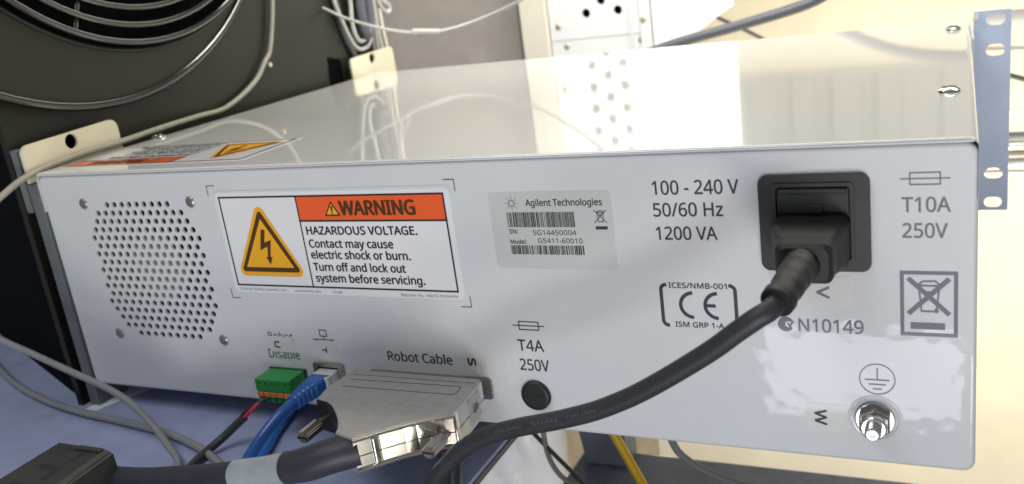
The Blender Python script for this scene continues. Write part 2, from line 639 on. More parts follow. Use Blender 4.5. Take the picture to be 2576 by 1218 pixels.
def crumple(x0, x1, z0, z1, y, amp, n=26, seed=1, lean=0.0, freq=0.06):
    rnd = random.Random(seed)
    ph = [(rnd.uniform(0.4, 2.6) * freq, rnd.uniform(0.4, 2.6) * freq, rnd.uniform(0, 6.3), rnd.uniform(0.3, 1)) for _ in range(9)]
    front, vs, fs = [], [], []
    for side in (0, 1):
        for j in range(n + 1):
            for i in range(n + 1):
                u, v = i / n, j / n
                x = x0 + (x1 - x0) * u + lean * v
                z = z0 + (z1 - z0) * v
                d = sum(a * abs(math.sin(fx * x + fz * z + p)) for fx, fz, p, a in ph) / 4
                edge = min(u, 1 - u, v, 1 - v)
                th = 22 * min(1, edge * 4) ** 0.5
                vs.append((x, y - (d * amp + th) if side == 0 else y + th, z))
    m = (n + 1) * (n + 1)
    for s in (0, 1):
        for j in range(n):
            for i in range(n):
                a = s * m + j * (n + 1) + i
                q = (a, a + 1, a + n + 2, a + n + 1)
                fs.append(q if s == 0 else q[::-1])
    ring = [i for i in range(n)] + [j * (n + 1) + n for j in range(n)] + [n * (n + 1) + i for i in range(n, 0, -1)] + [j * (n + 1) for j in range(n, 0, -1)]
    for k in range(len(ring)):
        a, b = ring[k], ring[(k + 1) % len(ring)]
        fs.append((a, a + m, b + m, b))
    return MB().add(vs, fs, True)


tag(link('plastic_bag', crumple(30, 132, -300, -110, 330, 12, seed=3), M['plastic_bag'], auto=80),
    'crumpled white plastic bag below the instrument edge', 'bag')
tag(link('tan_sack', crumple(118, 205, -320, -105, 350, 10, seed=5, freq=0.1), M['tan'], auto=80),
    'rumpled tan sack next to the white bag', 'sack')


def cable(name, pts, r, m, label, cat='cable', group=None, seg=12, step=8):
    mb = MB().tube(smooth_pts(pts, step), r, seg)
    return tag(link(name, mb, m), label, cat, group)


LOW = 'cables hanging below the instrument'
cable('thin_cable', [(195, 120, -63), (206.1, 120, -75.5), (217.2, 120, -87.6), (228.7, 120, -99.9), (245, 120, -118)], 1.4, M['dark_green_cable'],
      'thin dark green cable slanting in front of tan sack', 'cable', LOW)
cable('pale_cable', [(214, 120, -55), (213, 120, -76.6), (214.6, 120, -91.4), (219.7, 120, -101.8), (227.7, 120, -107.5), (245, 120, -115)], 1.6, M['beige_cable'],
      'pale cable curving down over the white bag', 'cable', LOW)
cable('yellow_cable', [(250, 120, -52), (258.6, 120, -72.9), (264.8, 120, -86.6), (271.1, 120, -100.6), (281, 120, -122)], 2.7, M['yellow'],
      'bright yellow cable dropping below the panel edge', 'cable', LOW)
cable('grey_cable', [(288, 120, -58), (292.1, 120, -73.2), (296.9, 120, -80.4), (306.7, 120, -86.9), (324.9, 120, -93.3), (360, 120, -99)], 2.1,
      M['grey_cable'], 'light grey cable curving across the dark table', 'cable', LOW)
for k, (dx, lab) in enumerate(((0, 'pale flat cable under the shell, leftmost of three'), (5, 'pale flat cable under the shell, middle of three'),
                               (9.5, 'pale flat cable under the shell, nearest the shelf edge'))):
    cable('pale_lead', [(217 + dx, 10, -13), (221 + dx, 0, -12.9), (236 + dx * .92, -27, -12.9), (250 + dx * .7, -52, -12.9)], 0.9, M['grey_cable'], lab, 'cable',
          'pale leads lying on the shelf', 8)

# sheet under the left end
mb = MB().prism([(-6, -6.2), (2.8, -6.2), (32, 72), (-6, 72)], lambda x, y, h: (x, y, h), -14.0 + 0.2, -13.2)
tag(link('white_sheet', mb, M['card']), 'white card under the left corner of the instrument', 'card')

# ================================================================== DARK CABINET ON THE LEFT
cab = thing('dark_cabinet', (-60, 150, -14))
tag(cab, 'dark olive rack cabinet with a big round wire fan guard', 'cabinet')
PX = -13.0


def SIDE(y, z, h=0.0):           # drawn on the cabinet's right face
    return (PX + h, y, z)


mb = MB()
mb.prism([(-2, -14), (352, -14), (352, 620), (-2, 620)], SIDE, -4, 0)
link('side_panel', mb, M['rack_black'], cab)
mb = MB()
for v in ((),):
    A, B = (-17.5, 2.5), (-230, 94)
    mb.add([(A[0], A[1], -13.9), (B[0], B[1], -13.9), (B[0], 400, -13.9), (A[0], 340, -13.9),
            (A[0], A[1], 620), (B[0], B[1], 620), (B[0], 400, 620), (A[0], 340, 620)],
           [(0, 1, 5, 4), (1, 2, 6, 5), (2, 3, 7, 6), (3, 0, 4, 7), (4, 5, 6, 7), (3, 2, 1, 0)])
link('body', mb, M['rack_box'], cab)
mb = MB().box((-7.6, -1.2, -13.95), (-0.25, 20, 115.5), 0.8).box((-12.2, -2.2, 100), (-7.7, 3, 134), 0.6)
link('corner_post', mb, M['post'], cab)
# raised fan shroud: disc with a round opening
C1 = (107.8, 326.0)
C2 = (72.5, 320.0)
vs, fs = plate_with_holes(circle(C2[0], C2[1], 175, 96), [circle(C1[0], C1[1], 153, 96)], 5)
mb = MB().add([(PX + 3.2 + v.z, v.x, v.y) for v in vs], fs)
ring = [(PX + 5.7, C2[0] + 174 * math.cos(2 * PI * k / 96), C2[1] + 174 * math.sin(2 * PI * k / 96)) for k in range(97)]
rims = MB().tube(ring, 2.6, 12, False)
ring = [(PX + 5.7, C1[0] + 154 * math.cos(2 * PI * k / 96), C1[1] + 154 * math.sin(2 * PI * k / 96)) for k in range(97)]
mb.tube(ring, 1.4, 10, False)
shroud = link('fan_shroud', mb, M['rack_black'], cab)
link('shroud_rim', rims, M['wire_guard'], shroud)
mb = MB().prism(circle(C1[0], C1[1], 152.5, 64), SIDE, 0.15, 0.5)  # flat black disc: the shade inside the opening is only its colour
link('fan_opening_shade', mb, M['rack_box'], cab)
for R0 in (149.5, 139.6, 129.6, 119.5, 109, 98):
    ring = [(PX + 10, C1[0] + R0 * math.cos(2 * PI * k / 120), C1[1] + R0 * math.sin(2 * PI * k / 120)) for k in range(121)]
    mb = MB().tube(ring, 2.1, 12, False)
    link('guard_ring', mb, M['wire_guard'], cab)
for a in (-112, -20):
    d = (math.cos(math.radians(a)), math.sin(math.radians(a)))
    mb = MB().tube([(PX + 7.4, C1[0] + d[0] * 60, C1[1] + d[1] * 60), (PX + 7.4, C1[0] + d[0] * 151, C1[1] + d[1] * 151)], 1.5, 10)
    if a == -112:
        link('guard_spoke', mb, M['wire_guard'], cab)
# cream mounting tabs with a hole
tab0 = None
for y0, lab in ((-1.5, None), (302.5, None)):
    if tab0 is None:
        outer = [(-1.5, 116), (63, 116)] + arc(58, 132.6, 5, 0, 90, 6) + arc(3, 131.2, 4.5, 90, 180, 6)
        vs, fs = plate_with_holes(outer, [circle(30, 131.6, 4.1, 24)], 1.6)
        mb = MB().add([(-5 + v.z, v.x, v.y) for v in vs], fs)
        mb.box((-12.8, 2, 117), (-6, 60, 118.5))
        tab0 = link('mounting_tab', mb, M['tab'], cab)
        mb = MB().prism(circle(30, 131.6, 5.2, 24), lambda y, z, h: (-9.5 + h, y, z), 0, 1)
        h0 = link('tab_hole_backing', mb, M['rack_box'], tab0)
    else:
        c = tab0.copy()
        COL.objects.link(c)
        c.parent = cab
        c.location = Vector((0, y0 + 1.5, 0.6)) * MM
        d = h0.copy()
        COL.objects.link(d)
        d.parent = c
mb = MB().lathe([(1.8, 0), (1.6, 1.0), (0.05, 1.5)], (PX, 216, 145.5), (1, 0, 0), 16)
link('rivet', mb, M['tab'], cab)
mb = MB().prism([(282, 117), (301, 117), (301, 137), (285, 141)], SIDE, 0.2, 0.5)
link('slot', mb, M['rack_box'], cab)

# ================================================================== INSTRUMENT
PW, PH, PD = 440.0, 121.2, 326.0
inst = thing('rack_instrument', (220, 163, 0))
tag(inst, 'glossy white rack instrument with labelled rear panel and sockets', 'instrument')
R_ = 1.6
fan_holes = []
counts = (9, 12, 13, 14, 15, 14, 15, 14, 15, 14, 15, 14, 15, 14, 13, 12, 9)
for r, n in enumerate(counts):
    z = 103.4 - 4.40 * r
    for k in range(n):
        fan_holes.append(circle(66.7 + (k - (n - 1) / 2) * 5.14, z, 1.62, 14))
TOPZ = 119.4
outer = rrect(R_, R_, PW - R_, TOPZ - R_, 2.6)
vs, fs = plate_with_holes(outer, fan_holes, 1.2)
mb = MB().add([(v.x, 0.6 - v.z, v.y) for v in vs], fs)
rings = []
for k in range(6):
    t = math.radians(90 * k / 5)
    ins = R_ * (1 - math.sin(t))
    y = R_ * (1 - math.cos(t))
    rings.append([(x, y, z) for x, z in rrect(ins, ins, PW - ins, TOPZ - ins, 2.6 + R_ - ins)])
rings.append([(x, 18, z) for x, y, z in rings[-1]])
mb.loft(rings, True, False)
rear = link('rear_panel', mb, M['panel'], inst, auto=50)

mb = MB()
mb.box((1.0, 19, 0.4), (PW - 1.0, PD, 2.0))
mb.box((0.3, 19, 0.4), (1.8, PD, 118.5))
mb.box((PW - 1.8, 19, 0.4), (PW - 0.3, PD, 118.5))
mb.box((1.0, PD - 2, 0.4), (PW - 1, PD, 118.5))
link('chassis', mb, M['panel'], inst)
mb = MB().box((3, 40, 3), (PW - 3, 41, 118))
link('inner_wall', mb, M['hole'], inst)

mb = MB()
# top cover: rolled edges left and right, turned-down lip at the rear
prof = [(0.15, 100), (0.15, 118.4)]
for k in range(7):
    a = math.radians(180 - 90 * k / 6)
    prof.append((2.6 + 2.45 * math.cos(a), 118.75 + 2.45 * math.sin(a)))
for k in range(7):
    a = math.radians(90 - 90 * k / 6)
    prof.append((PW - 2.6 + 2.45 * math.cos(a), 118.75 + 2.45 * math.sin(a)))
prof += [(PW - 0.15, 100)]
n = len(prof)
ys = [(-0.2, -0.45), (-0.75, -0.25), (-0.95, 0.0)]
ringA = [(x, 0.15, z - 1.3 if z > 118 else z) for x, z in prof]
ringB = [(x, -0.75, z - 0.75 if z > 118 else z) for x, z in prof]
ringC = [(x, -0.45, z - 0.2 if z > 118 else z) for x, z in prof]
ringD = [(x, 0.3, z) for x, z in prof]
ringE = [(x, PD, z) for x, z in prof]
rr = [ringB, ringC, ringD, ringE]
vs = [p for q in rr for p in q]
fs = []
for i in range(len(rr) - 1):
    for k in range(n - 1):
        fs.append((i * n + k + 1, i * n + k, (i + 1) * n + k, (i + 1) * n + k + 1))
mb.add(vs, fs, True)
for q, f in enumerate(mb.f):          # the flat sheet itself is not smoothed
    if len({round(mb.v[i][2], 3) for i in f}) == 1 and abs(mb.v[f[0]][2] - 121.2) < 0.01:
        mb.s[q] = False
top = link('top_cover', mb, M['cover'], inst, auto=60)
mb = MB().box((1.5, -0.7, 119.65), (PW - 1.5, 1.5, 120.3))
link('cover_lip', mb, M['panel'], inst)

scr0 = None
for x, y in ((430.5, 82.9), (430.5, 285.6), (4.6, 82.5)):
    if scr0 is None:
        mb = MB().lathe([(4.3, 0), (4.1, 0.9), (3.1, 1.7), (1.6, 2.2), (0.05, 2.3)], (x, y, 121.2), (0, 0, 1), 24, True)
        mb.box((x - 2.4, y - 0.35, 122.9), (x + 2.4, y + 0.35, 123.52)).box((x - 0.35, y - 2.4, 122.9), (x + 0.35, y + 2.4, 123.51))
        scr0 = link('cover_screw', mb, M['steel'], inst)
    else:
        c = scr0.copy()
        COL.objects.link(c)
        c.parent = inst
        c.location = Vector((x - 430.5, y - 82.9, 0)) * MM

# --- ears
slots = []
for z in (120.6, 102.0, 23.7, 4.6):
    slots.append(rrect(448.5, z - 3.6, 459.0, z + 3.6, 3.55, 6))
vs, fs = plate_with_holes(rrect(441.5, -0.6, 462.2, 126.2, 0.8), slots, 2.2)
mb = MB().add([(v.x, 326 - v.z, v.y) for v in vs], fs)
ear = link('rack_ear', mb, M['ear'], inst)
mb = MB().box((440.2, 262, 4), (441.3, 326, 118)).prism([(440.3, 120.5), (444.5, 121.5), (444.5, 125.5), (442.3, 125.5)], lambda x, z, h: (x, 324.6 - h, z), 0, 1.2)
link('ear_flange', mb, M['panel'], ear)

# --- fan behind the holes
fan = thing('cooling_fan', (66.7, 12, 68.5))
fan.parent = inst
fan.location = (Vector((66.7, 12, 68.5)) - Vector((220, 163, 0))) * MM
mb = MB().lathe([(17.5, 0), (17.5, 3), (16.5, 4), (0.05, 4)], (64.5, 9.5, 68.0), (0, -1, 0), 40)
link('hub', mb, M['hub'], fan)
mb = MB()
for k in range(7):
    a = 2 * PI * k / 7
    r_in, r_out = 17.6, 38
    q = []
    for rad, da, y in ((r_in, -0.12, 9), (r_out, 0.0, 8), (r_out, 0.5, 15), (r_in, 0.45, 17)):
        q.append((64.5 + rad * math.cos(a + da), y, 68 + rad * math.sin(a + da)))
    mb.add(q + [(p[0], p[1] + 0.8, p[2]) for p in q], [(0, 1, 2, 3), (7, 6, 5, 4), (0, 4, 5, 1), (1, 5, 6, 2), (2, 6, 7, 3), (3, 7, 4, 0)])
link('fan_blades', mb, M['blade'], fan)
s0 = None
for x, z in ((29.7, 104.2), (102.7, 104.3), (30.2, 32.3), (102.9, 32.3)):
    if s0 is None:
        mb = MB().lathe([(2.75, 0), (2.7, 0.35), (2.2, 0.8), (0.9, 1.0), (0.05, 1.02)], (x, 0, z), (0, -1, 0), 24, True)
        s0 = link('fan_screw', mb, M['screw'], inst)
    else:
        c = s0.copy()
        COL.objects.link(c)
        c.parent = inst
        c.location = Vector((x - 29.7, 0, z - 104.2)) * MM


# --- warning labels (same label on the rear panel and on the cover)
def warning_label(fn, name_label):
    """drawn in its own frame: x 0..127, y 0..48, origin at the lower left of the white vinyl"""
    mb = MB().prism(rrect(0, 0, 127, 49.5, 3), fn, 0, 0.12)
    lab = link('warning_label', mb, M['label_white'], inst)
    lab['label'] = name_label
    X, Y = 2.8, 3.9        # lower-left of the black frame
    W_, H_ = 121.2, 43.5
    mb = MB().flat([(X + 45, Y + 31.9), (X + W_, Y + 31.9), (X + W_, Y + H_), (X + 45, Y + H_)], fn, 0.2)
    link('header_band', mb, M['orange'], lab)
    mb = MB()
    mb.line([(X, Y), (X + W_, Y), (X + W_, Y + H_), (X, Y + H_)], 0.75, fn, 0.3, True)
    mb.line([(X + 44.9, Y), (X + 44.9, Y + H_)], 0.65, fn, 0.3)
    mb.line([(X + 44.9, Y + 31.9), (X + W_, Y + 31.9)], 0.75, fn, 0.31)
    link('border', mb, M['black_print'], lab)

    def rtri(cx, y0, y1, half, r, n=6):
        P = [(cx - half, y0), (cx + half, y0), (cx, y1)]
        out = []
        for i in range(3):
            a = Vector(P[i - 1]) - Vector(P[i])
            c = Vector(P[(i + 1) % 3]) - Vector(P[i])
            bis = (a.normalized() + c.normalized()).normalized()
            half_ang = a.angle(c) / 2
            cc = Vector(P[i]) + bis * (r / math.sin(half_ang))
            n1 = Vector((a.y, -a.x)).normalized()
            if n1.dot(-bis) < 0:
                n1 = -n1
            n2 = Vector((c.y, -c.x)).normalized()
            if n2.dot(-bis) < 0:
                n2 = -n2
            a1 = math.atan2(n1.y, n1.x)
            a2 = math.atan2(n2.y, n2.x)
            d = (a2 - a1 + PI) % (2 * PI) - PI
            for k in range(n + 1):
                t = a1 + d * k / n
                out.append((cc.x + r * math.cos(t), cc.y + r * math.sin(t)))
        return out

    def Z(zv):
        return zv - 62.6 + Y
    cx = 143.3 - 121.1 + X
    mb = MB().flat(rtri(cx, Z(67.3), Z(104.5), 20.6, 3.0), fn, 0.2)
    mb.flat(rtri(cx, Z(71.8), Z(95.6), 14.1, 0.2), fn, 0.4)
    link('hazard_triangle', mb, M['amber'], lab)
    mb = MB().flat(rtri(cx, Z(69.5), Z(100.4), 17.7, 1.3), fn, 0.3)
    q = [(142.4, 90.4), (144.7, 90.4), (142.9, 84.0), (147.0, 85.4), (144.8, 77.0), (145.9, 77.0), (144.0, 73.2), (142.2, 77.0), (143.3, 77.0), (144.2, 82.2), (139.6, 80.3)]
    q = [(a - 121.1 + X, Z(b)) for a, b in q]
    mb.add([fn(a, b, 0.5) for a, b in q], [(0, 10, 2, 1), (10, 9, 3, 2), (9, 8, 4, 3), (8, 7, 6), (8, 6, 4), (4, 6, 5)])
    link('hazard_symbol', mb, M['brown_ink'], lab)

    def T(b, x0, x1, base, cap, bold, m, h=0.3):
        text(m, b, x0 - 121.1 + X, x1 - 121.1 + X, Z(base), cap, fn, h, bold)
    m1 = MB()
    T('HAZARDOUS VOLTAGE.', 168.6, 226.9, 88.1, 3.7, 0.085, m1)
    T('Contact may cause', 168.6, 213.6, 81.9, 3.7, 0.085, m1)
    T('electric shock or burn.', 168.5, 221.4, 76.6, 3.7, 0.085, m1)
    T('Turn off and lock out', 168.5, 217.8, 70.7, 3.7, 0.085, m1)
    T('system before servicing.', 168.6, 226.6, 65.3, 3.7, 0.085, m1)
    link('lettering', m1, M['black_print'], lab)
    m2 = MB()
    T('WARNING', 189.2, 227.6, 97.2, 6.3, 0.13, m2, 0.32)
    tx = 184.9 - 121.1 + X
    m2.flat(rtri(tx, Z(96.7), Z(103.7), 4.4, 0.3), fn, 0.30)
    m2.flat([(tx - 0.42, Z(98.9)), (tx + 0.42, Z(98.9)), (tx + 0.62, Z(101.3)), (tx - 0.62, Z(101.3))], fn, 0.42)
    m2.flat(circle(tx, Z(98.2), 0.45, 10), fn, 0.42)
    link('header_lettering', m2, M['brown_ink'], lab)
    mb = MB().flat(rtri(tx, Z(97.5), Z(102.4), 3.1, 0.2), fn, 0.36)
    link('alert_triangle', mb, M['amber'], lab)
    for bdy, xa, xb, zb, cp_ in (('\u00a9Clarion Safety Systems, LLC', 121.6, 149.8, 60.0, 1.15), ('clarionsafety.com', 154.5, 169.5, 59.9, 1.15),
                                ('13140', 176.2, 181.5, 59.8, 1.15), ('Reorder No. H6010-PGWHPH', 213.3, 242.1, 59.6, 1.3)):
        m3 = MB()
        T(bdy, xa, xb, zb, cp_, 0.0, m3)
        link('fine_print', m3, M['fine_ink'], lab)
    return lab


warning_label(lambda x, y, h: PANEL(x + 118.3, y + 58.7, h), 'orange and white WARNING label with lightning triangle on the rear panel')
warning_label(lambda x, y, h: (130.2 - x, 60.0 - y, 121.2 + h), 'warning label lying upside down on the glossy cover')

# corner crop marks and printed words
for x, z, dx, dz in ((115.0, 111.9, 1, -1), (248.4, 111.9, -1, -1), (247.6, 55.7, -1, 1), (115.5, 55.6, 1, 1)):
    link('crop_mark', MB().line([(x + dx * 5, z), (x, z), (x, z + dz * 5)], 0.35, PANEL, 0.14), M['ink'], rear)
ink = MB()
text(ink, '100 - 240 V', 331.8, 363.6, 103.9, 5.2, PANEL, 0.14, 0.035)
text(ink, '50/60 Hz', 331.5, 357.5, 95.5, 5.1, PANEL, 0.14, 0.035)
text(ink, '1200 VA', 331.8, 354.8, 86.4, 5.0, PANEL, 0.14, 0.035)
link('voltage_rating', ink, M['ink'], rear)


def fuse_symbol(m, x0, x1, a, b, z0, z1):
    zc = (z0 + z1) / 2
    m.line([(a, z0), (b, z0), (b, z1), (a, z1)], 0.42, PANEL, 0.14, True)
    m.line([(x0, zc), (x1, zc)], 0.40, PANEL, 0.15)


mb = MB()
fuse_symbol(mb, 265.8, 280.3, 268.8, 277.7, 46.5, 50.1)
text(mb, 'T4A', 267.0, 278.9, 36.8, 5.0, PANEL, 0.14, 0.035)
text(mb, '250V', 266.8, 280.2, 27.8, 5.1, PANEL, 0.14, 0.035)
link('fuse_marking', mb, M['ink'], rear)
mb = MB()
fuse_symbol(mb, 416.7, 431.7, 419.7, 428.8, 105.9, 109.9)
text(mb, 'T10A', 417.2, 431.9, 96.5, 5.0, PANEL, 0.14, 0.035)
text(mb, '250V', 417.3, 431.0, 87.5, 5.0, PANEL, 0.14, 0.035)
link('fuse_marking', mb, M['ink_grey'], rear)

# CE mark with brackets
mb = MB()
mb.line([(333.9, 68.5)] + arc(333.6, 66.3, 2.0, 95, 180, 6) + arc(333.6, 53.6, 2.0, 180, 270, 6) + [(334.0, 51.6)], 1.35, PANEL, 0.14)
mb.line([(357.6, 68.6)] + arc(357.7, 66.3, 2.2, 85, 0, 6) + arc(357.7, 53.6, 2.2, 0, -85, 6) + [(357.5, 51.4)], 1.35, PANEL, 0.14)
text(mb, 'ICES/NMB-001', 334.8, 356.9, 67.1, 2.1, PANEL, 0.14, 0.06)
text(mb, 'ISM GRP 1-A', 336.2, 355.0, 51.1, 2.1, PANEL, 0.14, 0.06)
mb.line(arc(343.9, 60.2, 5.0, 92, 268, 24), 1.35, PANEL, 0.14)
mb.line(arc(353.3, 60.2, 5.0, 92, 268, 24), 1.35, PANEL, 0.14)
mb.line([(348.6, 60.2), (352.3, 60.2)], 1.3, PANEL, 0.15)
link('conformity_mark', mb, M['ink'], rear)


# crossed-out bin
def bin_symbol(m, x0, x1, z0, z1, fn, h, wx, wo):
    w, t = x1 - x0, z1 - z0
    fx = lambda u: x0 + u * w
    fz = lambda v: z0 + v * t
    m.line([(fx(0.02), fz(1.0)), (fx(0.98), fz(0.0))], wx, fn, h)
    m.line([(fx(0.98), fz(1.0)), (fx(0.02), fz(0.0))], wx, fn, h + 0.02)
    m.line([(fx(0.27), fz(0.80)), (fx(0.33), fz(0.08)), (fx(0.68), fz(0.08)), (fx(0.75), fz(0.80))], wo, fn, h + 0.04)
    m.line([(fx(0.22), fz(0.80)), (fx(0.80), fz(0.80))], wo, fn, h + 0.05)
    m.line([(fx(0.24), fz(0.80)), (fx(0.36), fz(0.92)), (fx(0.66), fz(0.93)), (fx(0.78), fz(0.80))], wo, fn, h + 0.04)
    m.line([(fx(0.40), fz(0.62)), (fx(0.62), fz(0.62))], wo, fn, h + 0.05)
    m.flat(circle(fx(0.68), fz(0.10), 0.06 * w, 12), fn, h + 0.06)


mb = MB()
mb.line([(416.9, 52.4), (433.6, 52.4), (433.6, 75.0), (416.9, 75.0)], 1.25, PANEL, 0.14, True)
bin_symbol(mb, 418.6, 431.9, 60.0, 73.0, PANEL, 0.14, 1.6, 0.55)
mb.flat([(419.5, 54.4), (430.3, 54.4), (430.3, 56.8), (419.5, 56.8)], PANEL, 0.14)
link('disposal_mark', mb, M['ink_grey'], rear)

# tick-in-C mark and number
mb = MB()
pts = arc(377.6, 54.1, 2.9, 38, 322, 26)
inn = arc(378.6, 54.1, 1.25, 322, 38, 20)
q = pts + inn
vsq = [PANEL(x, z, 0.14) for x, z in q]
mb.add(vsq, [(i, i + 1, len(pts) + int((len(pts) - 2 - i) / (len(pts) - 1) * 20), len(pts) + int((len(pts) - 1 - i) / (len(pts) - 1) * 20))
             for i in range(len(pts) - 1)])
mb.line([(378.2, 54.6), (378.9, 53.3), (380.4, 55.4)], 0.55, PANEL, 0.16)
text(mb, 'N10149', 382.1, 404.2, 51.5, 5.0, PANEL, 0.14, 0.035)
link('approval_mark', mb, M['ink_grey'], rear)

# earth symbol
mb = MB()
mb.line(circle(408.35, 34.2, 5.9, 40), 0.42, PANEL, 0.14, True)
mb.line([(408.4, 38.6), (408.4, 34.0)], 0.5, PANEL, 0.14)
mb.line([(404.1, 33.95), (412.5, 33.95)], 0.5, PANEL, 0.16)
mb.line([(405.4, 32.15), (411.3, 32.15)], 0.5, PANEL, 0.14)
mb.line([(406.8, 30.35), (409.8, 30.35)], 0.5, PANEL, 0.14)
link('earth_symbol', mb, M['ink_grey'], rear)

mb = MB()
text(mb, 'Robot Cable', 200.0, 233.6, 27.8, 4.5, PANEL, 0.14, 0.035)
link('socket_caption', mb, M['ink'], rear)
mb = MB()
text(mb, 'Robot', 132.3, 147.2, 34.6, 3.7, PANEL, 0.14, 0.035)
text(mb, 'Disable', 130.2, 149.1, 24.7, 4.5, PANEL, 0.14, 0.035)
link('socket_caption', mb, M['ink_grey'], rear)
mb = MB()
mb.line([(163.7, 37.8), (167.5, 37.8), (167.5, 40.9), (163.7, 40.9)], 0.42, PANEL, 0.14, True)
mb.line([(165.6, 37.6), (165.6, 36.1)], 0.4, PANEL, 0.14)
mb.line([(159.2, 36.0), (171.4, 36.0)], 0.4, PANEL, 0.15)
mb.line([(161, 36.0), (161, 35.2)], 0.4, PANEL, 0.14)
mb.line([(170, 36.0), (170, 35.2)], 0.4, PANEL, 0.14)
link('network_symbol', mb, M['ink'], rear)


# edge of the clear film laid over the warning label, and hairline scratches
mb = MB().line([(118.6, 62), (118.9, 109.3), (245.2, 109.6), (246.0, 107.5)], 0.16, PANEL, 0.14)
link('film_edge', mb, M['label_grey'], rear)


# letter stickers: a clear tape with one letter lying on its side
def sticker(x0, z0, x1, z1, ch, cx, cz, cap, wid, m='ink', th=0.10):
    mb = MB().prism([(x0, z0), (x1, z0), (x1, z1), (x0, z1)], PANEL, 0, th)
    st = link('letter_sticker', mb, M['tape'], inst)
    st['label'] = 'small clear tape printed with the letter ' + ch
    mb = MB()
    text(mb, ch, cx - wid / 2, cx + wid / 2, cz - cap / 2, cap, PANEL, th + 0.1, 0.14, 0, -PI / 2)
    link('letter', mb, M[m], st)


sticker(385.5, 61.2, 400.4, 73.0, 'V', 391.0, 66.9, 3.9, 4.5, 'ink_grey')
sticker(383.0, 10.8, 398.0, 22.9, 'W', 388.5, 17.2, 3.9, 6.2, 'ink')
sticker(238.0, 23.0, 253.5, 34.0, 'S', 243.5, 29.9, 3.6, 3.4, 'ink')
sticker(132.0, 28.0, 146.6, 36.2, 'U', 136.8, 32.0, 3.0, 3.2, 'ink', 0.24)
sticker(159.5, 25.0, 172.0, 34.6, 'T', 164.6, 30.6, 2.6, 2.6, 'ink')

# serial label
mb = MB().prism(rrect(263.0, 73.9, 315.2, 106.1, 2.0), PANEL, 0, 0.10)
ser = link('serial_label', mb, M['label_grey'], inst)
ser['label'] = 'grey foil serial number label with two barcodes'
mb = MB()
text(mb, 'Agilent Technologies', 279.4, 311.5, 100.2, 2.6, PANEL, 0.2, 0.05)
text(mb, 'SN:', 270.6, 274.3, 88.75, 1.75, PANEL, 0.2, 0.05)
text(mb, 'SG14450004', 281.0, 299.6, 88.1, 2.0, PANEL, 0.2, 0.0)
text(mb, 'Model:', 270.5, 277.7, 84.35, 1.75, PANEL, 0.2, 0.05)
text(mb, 'G5411-60010', 282.7, 301.8, 84.7, 2.0, PANEL, 0.2, 0.0)
cx, cz = 273.2, 101.4
for ai in range(8):
    a = PI / 4 * ai
    for rad, rr_ in ((1.2, 0.30), (1.95, 0.2), (2.65, 0.14), (3.3, 0.10)):
        mb.flat(circle(cx + rad * math.cos(a), cz + rad * math.sin(a), rr_, 8), PANEL, 0.2)
link('lettering', mb, M['black_print'], ser)
mb = MB()
rnd = random.Random(4)
for xa, xb, za, zb in ((270.4, 299.8, 91.4, 97.6), (270.4, 302.2, 79.9, 83.7)):
    x = xa
    while x < xb - 0.6:
        w = rnd.choice((0.18, 0.18, 0.22, 0.4, 0.55))
        mb.flat([(x, za), (x + w, za), (x + w, zb), (x, zb)], PANEL, 0.2)
        x += w + rnd.choice((0.16, 0.2, 0.22, 0.45))
link('barcode', mb, M['black_print'], ser)
mb = MB()
bin_symbol(mb, 307.6, 312.9, 93.1, 98.3, PANEL, 0.2, 0.28, 0.26)
mb.flat([(307.9, 90.4), (312.8, 90.4), (312.8, 91.7), (307.9, 91.7)], PANEL, 0.2)
link('disposal_mark', mb, M['ink'], ser)

# power inlet
outer = rrect(370.6, 75.5, 407.5, 110.5, 3.2)
vs, fs = plate_with_holes(outer, [rrect(375.4, 78.6, 402.4, 107.7, 1.4)], 1.8)
mb = MB().add([(v.x, -0.95 - v.z, v.y) for v in vs], fs)
mb.box((375.6, -0.6, 78.8), (402.2, -0.2, 107.5))
vs, fs = plate_with_holes(rrect(375.4, 78.6, 402.4, 107.7, 1.4), [rrect(376.6, 79.8, 401.2, 106.4, 1.2)], 1.0)
mb.add([(v.x, -2.0 - v.z, v.y) for v in vs], fs)
inlet = link('power_inlet', mb, M['inlet'], inst)
mb = MB().box((377.0, -2.2, 96.9), (400.8, -0.7, 105.9), 0.5)
mb.box((377.6, -3.2, 104.2), (400.2, -2.2, 105.7), 0.35)
mb.box((386.2, -2.9, 97.2), (392.2, -2.2, 100.2), 0.25)
link('fuse_drawer', mb, M['inlet'], inlet)

# fuse holder
mb = MB().lathe([(6.75, 0), (6.75, 1.3), (6.2, 2.0), (5.5, 2.2), (5.4, 1.9), (0.05, 1.9)], (272.6, 0, 16.4), (0, -1, 0), 40)
fh = link('fuse_holder', mb, M['inlet'], inst)
mb = MB().box((268.6, -2.05, 15.6), (275.6, -1.88, 17.2))
link('slot', mb, M['hole'], fh)

